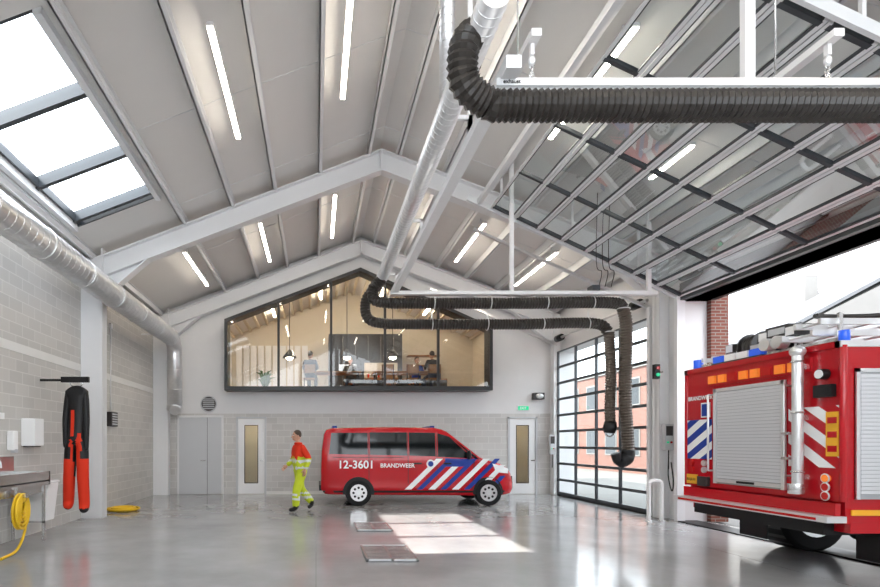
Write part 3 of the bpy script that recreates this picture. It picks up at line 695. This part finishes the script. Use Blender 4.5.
# ------------------------------------------------------------------ people
def hand(b,w,d,side,T,m='skin',k=1.0):
    w=Vector(w);d=Vector(d).normalized(); sv=Vector((1,0,0)); sv=(sv-d*sv.dot(d)); sv=sv.normalized() if sv.length>.1 else Vector((0,1,0)); nv=d.cross(sv)
    def q(a,s_,n_): return T@(w+(d*a+sv*s_+nv*n_)*k)
    b.tube([q(-.02,0,0),q(.02,0,0),q(.06,0,0),q(.085,0,0)],[.026*k,.036*k,.038*k,.03*k],m,10)
    for i,(s_,ln) in enumerate(((-.030,.06),(-.010,.075),(.010,.08),(.030,.07))):
        b.tube([q(.075,s_,0),q(.075+ln*.45,s_,.005*side),q(.075+ln*.8,s_,.018*side),q(.075+ln,s_,.034*side)],[.010*k,.0095*k,.0085*k,.006*k],m,8)
    b.tube([q(.015,.03,0),q(.045,.055,.01*side),q(.075,.062,.02*side)],[.012*k,.011*k,.008*k],m,8)
def head(b,c,T,hair='hair',rot=0):
    R=Matrix.Rotation(rot,4,'Z'); c=Vector(c)
    def g(x,y,z): return T@(c+(R@Vector((x,y,z))))
    T3=(T@R).to_3x3().to_4x4(); 
    b.ell(T@c,(.098,.078,.122),'skin',T3); b.ell(g(.025,0,-.06),(.07,.06,.06),'skin',T3)
    b.ell(g(-.018,0,.035),(.100,.084,.105),hair,T3)
    b.tube([g(.09,0,.015),g(.112,0,-.02),g(.118,0,-.035),g(.095,0,-.045)],[.008,.014,.016,.01],'skin',8)
    for s_ in(-1,1):
        b.ell(g(.088,s_*.032,.01),(.012,.014,.009),'whitep',T3,8,6); b.ell(g(.097,s_*.032,.01),(.005,.006,.006),'black',T3,8,6)
        b.ell(g(.0,s_*.08,-.01),(.022,.01,.032),'skin',T3,8,6); b.tube([g(.09,s_*.018,.03),g(.086,s_*.048,.03)],.005,hair,6)
    b.tube([g(.09,-.025,-.072),g(.097,0,-.074),g(.09,.025,-.072)],.006,'redl',6)
def walker():
    b=B('firefighter'); T=Matrix.Translation((-.36,12.72,0))@Matrix.Rotation(math.radians(205),4,'Z')@Matrix.Scale(1.04,4)
    V=[(0,0,.96),(.01,0,1.14),(.03,0,1.34),(.05,0,1.47),(.07,0,1.56),
       (.04,.17,1.44),(-.10,.25,1.18),(.02,.27,.95),
       (.04,-.17,1.44),(.06,-.26,1.17),(.24,-.24,1.02),
       (0,.10,.88),(.15,.11,.50),(.17,.11,.13),(.19,.11,.06),(.34,.12,.05),
       (0,-.10,.88),(-.03,-.10,.50),(-.30,-.10,.20),(-.33,-.10,.12),(-.22,-.10,.045)]
    E=[(0,1),(1,2),(2,3),(3,4),(2,5),(5,6),(6,7),(2,8),(8,9),(9,10),(0,11),(11,12),(12,13),(13,14),(14,15),(0,16),(16,17),(17,18),(18,19),(19,20)]
    Rr=[(.16,.20),(.16,.20),(.15,.20),(.10,.13),.058,.09,.075,.055,.09,.075,.055,.125,.105,.09,.055,.045,.125,.105,.09,.055,.045]
    me=skinmesh(V,E,Rr)
    def mf(c):
        if c.z<.13 : return 'black'
        if c.x<-.25 and c.z<.21: return 'black'
        if abs(c.z-.30)<.03 or abs(c.z-.40)<.018: return 'refl'
        if abs(c.z-.98)<.025 or abs(c.z-1.14)<.025: return 'refl'
        if c.z>1.53: return 'skin'
        if c.z>1.2: return 'orange'
        if 1.01<c.z<1.2 and c.x<-.02 and abs(c.y)<.16: return 'dark'
        return 'yellow'
    b.mesh(me,T,mf)
    hand(b,(.02,.27,.945),(.1,.0,-1),1,T); hand(b,(.25,-.24,1.01),(.75,0,-.6),-1,T)
    b.tube([T@Vector((.06,0,1.5)),T@Vector((.08,0,1.62))],.055,'skin',12)
    b.ring(T@Vector((.06,0,1.53)),(0,0,1),.075,.025,'orange',16,8)
    head(b,(.10,0,1.70),T)
    b.done()
walker()
def sitter(x,y,z,ang,mt,n='seated_person'):
    b=B(n); T=Matrix.Translation((x,y,z))@Matrix.Rotation(ang,4,'Z')
    V=[(0,0,.55),(.02,0,.75),(.05,0,.95),(.07,0,1.06),(.09,0,1.13),(.05,.17,1.03),(.10,.24,.82),(.32,.15,.80),(.05,-.17,1.03),(.10,-.24,.82),(.32,-.15,.80),
       (.05,.1,.54),(.45,.12,.52),(.44,.12,.10),(.56,.12,.05),(.05,-.1,.54),(.45,-.12,.52),(.44,-.12,.10),(.56,-.12,.05)]
    E=[(0,1),(1,2),(2,3),(3,4),(2,5),(5,6),(6,7),(2,8),(8,9),(9,10),(0,11),(11,12),(12,13),(13,14),(0,15),(15,16),(16,17),(17,18)]
    Rr=[.14,.14,.14,.08,.05,.07,.05,.035,.07,.05,.035,.09,.07,.05,.045,.09,.07,.05,.045]
    b.mesh(skinmesh(V,E,Rr),T,lambda c: 'black' if c.z<.1 else ('cloth' if c.z<.6 else ('skin' if c.z>1.1 else mt)))
    hand(b,(.33,.15,.80),(1,-.2,0),1,T,k=.9); hand(b,(.33,-.15,.80),(1,.2,0),-1,T,k=.9)
    head(b,(.12,0,1.25),T); b.done()
sitter(-.2,17.5,3.22,math.radians(80),'cloth'); sitter(1.2,18.9,3.22,math.radians(-95),'dark'); sitter(3.5,18.9,3.22,math.radians(-85),'blue'); sitter(3.8,17.5,3.22,math.radians(100),'dark')
# ------------------------------------------------------------------ left wall items
b=B('hanging_drysuit'); cx,cy=-4.34,9.8
b.box(XL,cx+.15,cy-.02,cy+.02,2.72,2.76,'black'); b.box(cx-.28,cx+.22,cy-.03,cy+.03,2.70,2.80,'black')
for x in(-.12,.1): b.tube(cr([(cx+x,cy,2.72),(cx+x,cy,2.66),(cx+x*.4,cy,2.62)],4),.012,'steel',8)
V=[(0,0,2.25),(0,0,2.5),(0,0,2.66),(-.15,0,2.5),(-.19,-.03,2.0),(-.18,-.04,1.50),(.15,0,2.5),(.19,-.03,2.0),(.18,-.04,1.45),(0,0,1.8),(-.11,0,1.5),(-.13,-.02,.95),(-.15,0,.50),(-.12,-.13,.42),(.10,0,1.5),(.12,-.02,.95),(.14,0,.44),(.17,-.13,.36)]
E=[(0,1),(1,2),(1,3),(3,4),(4,5),(1,6),(6,7),(7,8),(0,9),(9,10),(10,11),(11,12),(12,13),(9,14),(14,15),(15,16),(16,17)]
Rr=[(.18,.11),(.16,.10),.07,.075,.06,.05,.075,.06,.05,(.17,.12),.12,.11,.10,.08,.12,.11,.10,.08]
me=skinmesh([Vector(v)+Vector((cx,cy,0)) for v in V],E,Rr)
def sm(c):
    u_=c.x-cx
    if 1.0<c.z<2.2 and -.08<u_<-.03: return 'orange'
    if c.z<1.3 and c.z>.42 and not abs(u_)<.03: return 'orange'
    if 1.25<=c.z<1.75 and .03<u_<.12: return 'orange'
    return 'black'
b.mesh(me,Matrix(),sm)
b.done()
b=B('stainless_sink'); x0,x1,y0,y1=XL,XL+.62,6.3,8.9
b.box(x0,x1,y0,y1,.98,1.0,'steel'); b.box(x1-.03,x1,y0,y1,.92,1.14,'steel'); b.box(x0,x0+.02,y0,y1,1.0,1.38,'steel')
b.box(x0,x1,y0,y0+.03,.92,1.14,'steel'); b.box(x0,x1,y1-.03,y1,.92,1.14,'steel'); b.box(x0+.06,x1-.06,y0+.08,y1-.08,.80,.98,'steel')
for y in(y0+.1,y1-.1):
    b.box(x1-.08,x1-.04,y-.02,y+.02,0,.96,'steel'); b.box(x0+.04,x0+.08,y-.02,y+.02,0,.96,'steel'); b.box(x0+.04,x1-.04,y-.02,y+.02,.3,.33,'steel')
for y in(7.1,8.2):
    b.tube(cr([(x0,y,1.3),(x0+.12,y,1.34),(x0+.2,y,1.32),(x0+.22,y,1.22)],6),.014,'alu',8); b.cyl((x0,y-.08,1.3),(x0+.06,y-.08,1.3),.03,'alu'); b.cyl((x0,y+.08,1.3),(x0+.06,y+.08,1.3),.03,'alu')
b.tube([(x0+.3,7.6,.86),(x0+.3,7.6,.45),(x0+.02,7.6,.45)],.03,'galv',10)
b.done()
b=B('paper_towel_dispenser'); b.box(XL,XL+.24,9.15,9.45,1.55,2.02,'whitep'); b.box(XL+.02,XL+.2,9.17,9.43,1.53,1.55,'dark'); b.done(.04)
b=B('soap_dispenser'); b.box(XL,XL+.12,8.72,8.86,1.48,1.80,'whitep'); b.box(XL+.04,XL+.14,8.75,8.83,1.44,1.50,'doorg'); b.done(.02)
b=B('waste_bin'); b.prism([(XL+.10,9.05,.28),(XL+.44,9.05,.28),(XL+.52,9.05,.92),(XL,9.05,.92)],(0,.36,0),'whitep'); b.box(XL,XL+.53,9.03,9.43,.92,.96,'white'); b.done(.015)
b=B('yellow_hose_reel'); cy=7.9; hx=XL+.66
for k in range(5):
    for j in range(2): b.ring((hx+.05*j,cy,.60+.015*k),(1,.15,0),.25-.04*k,.02,'yel',26,8)
b.tube(cr([(hx,cy+.2,.42),(hx+.03,cy+.05,.22),(hx+.06,cy-.2,.06),(hx+.08,cy-.6,.03)],8),.02,'yel',8)
b.box(hx-.03,hx+.12,cy-.05,cy+.05,.80,.85,'steel'); b.box(hx-.035,hx-.0,cy-.05,cy+.05,.80,.95,'steel'); b.done()
b=B('yellow_hose_coil')
for k in range(5): b.ring((-4.55,12.75,.035+.02*(k%3)),(0,0,1),.16+.05*k,.025,'yel',28,8)
b.done()
b=B('wall_loudspeaker'); b.box(XL,XL+.12,12.9,13.3,2.0,2.35,'dark')
for k in range(5): b.box(XL+.12,XL+.13,12.94,13.26,2.04+k*.06,2.07+k*.06,'doorg')
b.done(.01)
b=B('electrical_conduit'); b.cyl((XL+.02,13.1,2.35),(XL+.02,13.1,4.4),.015,'white',8); b.box(XL,XL+.05,13.05,13.15,4.38,4.5,'white'); b.done()
b=B('light_switch'); b.box(XL,XL+.04,8.3,8.6,1.98,2.08,'whitep'); b.box(XL+.04,XL+.05,8.33,8.43,2.0,2.06,'white'); b.done()
# ------------------------------------------------------------------ right wall items
def cbox(n,x0,x1,y0,y1,z0,z1,m1='doorg',m2='dark'):
    b=B(n); b.box(x0,x1,y0,y1,z0,z1,m1); w=x1-x0; h=z1-z0
    b.box(x0+.1*w,x1-.1*w,y0-.008,y0,z0+.55*h,z1-.08*h,m2)
    for k in range(2): b.cyl((x0+(.3+.4*k)*w,y0-.02,z0+.3*h),(x0+(.3+.4*k)*w,y0,z0+.3*h),.12*w,'redl' if k else 'green',12)
    b.cyl((x0+w/2,y0+.03,z0-.4),(x0+w/2,y0+.03,z0),.012,'black',8); b.done(.006)
cbox('door_control_box',7.32,7.50,11.32,11.44,1.45,2.0)
cbox('electric_cabinet',7.14,7.29,YB-.44,YB-.34,1.25,1.85)
b=B('traffic_light'); b.box(7.1,7.2,11.30,11.40,2.95,3.25,'black'); b.cyl((7.15,11.27,3.17),(7.15,11.30,3.17),.035,'redl'); b.cyl((7.15,11.27,3.03),(7.15,11.30,3.03),.035,'green'); b.box(7.2,7.32,11.38,11.42,3.08,3.12,'steel'); b.done()
b=B('emergency_lamp'); b.box(6.75,7.05,YB-.25,YB,2.95,3.15,'dark'); b.ell((6.9,YB-.25,3.05),(.12,.08,.08),'alu'); b.done()
b=B('white_guard_hoop'); 
b.tube(cr([(6.84,11.1,0),(6.84,11.1,.5),(6.84,11.1,.74),(6.90,11.1,.82),(7.04,11.1,.82),(7.10,11.1,.74),(7.10,11.1,.5),(7.10,11.1,0)],6),.04,'whitep',12)
for x in(6.84,7.10): b.cyl((x,11.1,0),(x,11.1,.015),.08,'steel',16)
b.done()
b=B('power_cable'); b.tube(cr([(7.43,11.30,1.2),(7.47,11.29,.8),(7.42,11.26,.6),(7.36,11.28,.9),(7.38,11.30,1.3)],8),.012,'black',6); b.done()
def grate(x0,x1,y0,y1):
    b=B('floor_drain_grate'); b.box(x0,x1,y0,y1,0,.015,'grate')
    n=int((y1-y0)/.10)
    for k in range(n): b.box(x0+.03,x1-.03,y0+.03+k*.10,y0+.075+k*.10,.015,.035,'steel')
    for x in(x0,(x0+x1)/2-.015,x1-.03): b.box(x,x+.03,y0,y1,.015,.038,'steel')
    for y in(y0,y1-.03): b.box(x0,x1,y,y+.03,.015,.038,'doorg')
    b.done()
grate(.74,1.38,9.75,10.7); grate(.68,1.38,7.25,8.3)
# ------------------------------------------------------------------ outside
def house(x,y0,y1,h,rh,mat,n='neighbour_house',d=8,end=None):
    b=B(n)
    b.box(x,x+d,y0,y1,-.03,h,mat)
    if rh>0:
        b.prism([(x,y0+.01,h),(x+d/2,y0+.01,h+rh-.2),(x+d,y0+.01,h)],(0,y1-y0-.02,0),end or mat)
        b.prism([(x-.3,y0,h-.1),(x+d/2,y0,h+rh),(x+d/2,y0,h+rh+.15),(x-.3,y0,h+.05)],(0,y1-y0,0),'roof_t')
        b.prism([(x+d+.3,y0,h-.1),(x+d/2,y0,h+rh),(x+d/2,y0,h+rh+.15),(x+d+.3,y0,h+.05)],(0,y1-y0,0),'roof_t')
        b.box(x+3,x+3.6,(y0+y1)/2,(y0+y1)/2+.8,h+rh-1,h+rh+.8,mat)
    else: b.box(x-.1,x+d+.1,y0-.1,y1+.1,h,h+.15,'render')
    y=y0+.8
    while y<y1-1.4:
        for z in(.9,3.6):
            if z+1.5<h: b.box(x-.04,x+.02,y,y+1.2,z,z+1.5,'render'); b.box(x-.05,x,y+.08,y+1.12,z+.08,z+1.42,'carglass')
        y+=2.2
    xx=x+1
    while xx<x+d-1.2:
        for z in(.9,3.6):
            if z+1.5<h: b.box(xx,xx+1.1,y0-.04,y0,z,z+1.5,'render'); b.box(xx+.08,xx+1.02,y0-.05,y0,z+.08,z+1.42,'carglass')
        xx+=2.2
    b.done()
house(22,-4,11,5.2,3.2,'render'); house(17,27.5,42,5.6,0,'brick_y'); house(18.5,21,26.5,6.0,2.2,'render'); 
# ------------------------------------------------------------------ light & camera
W=bpy.data.worlds.new('sky'); S.world=W; W.use_nodes=True
bg=W.node_tree.nodes['Background']; bg.inputs[0].default_value=(.89,.945,1,1); bg.inputs[1].default_value=4.8
L_=bpy.data.lights.new('sun','SUN'); L_.energy=12; L_.angle=math.radians(.6); L_.color=(1,.95,.86)
o=bpy.data.objects.new('sun',L_); o.rotation_euler=Vector((1.0,.31,-1.0)).to_track_quat('-Z','Y').to_euler(); o.location=(-20,-5,20); S.collection.objects.link(o)
c=bpy.data.cameras.new('camera'); c.sensor_width=36; c.lens=F/880*36; c.shift_x=(440-VX)/880; c.shift_y=(VY-293.5)/880; c.clip_end=300
o=bpy.data.objects.new('camera',c); o.location=(0,0,H); o.rotation_euler=(math.radians(90),0,0); S.collection.objects.link(o); S.camera=o
S.view_settings.view_transform='Standard'; S.view_settings.look='None'; S.view_settings.exposure=.5
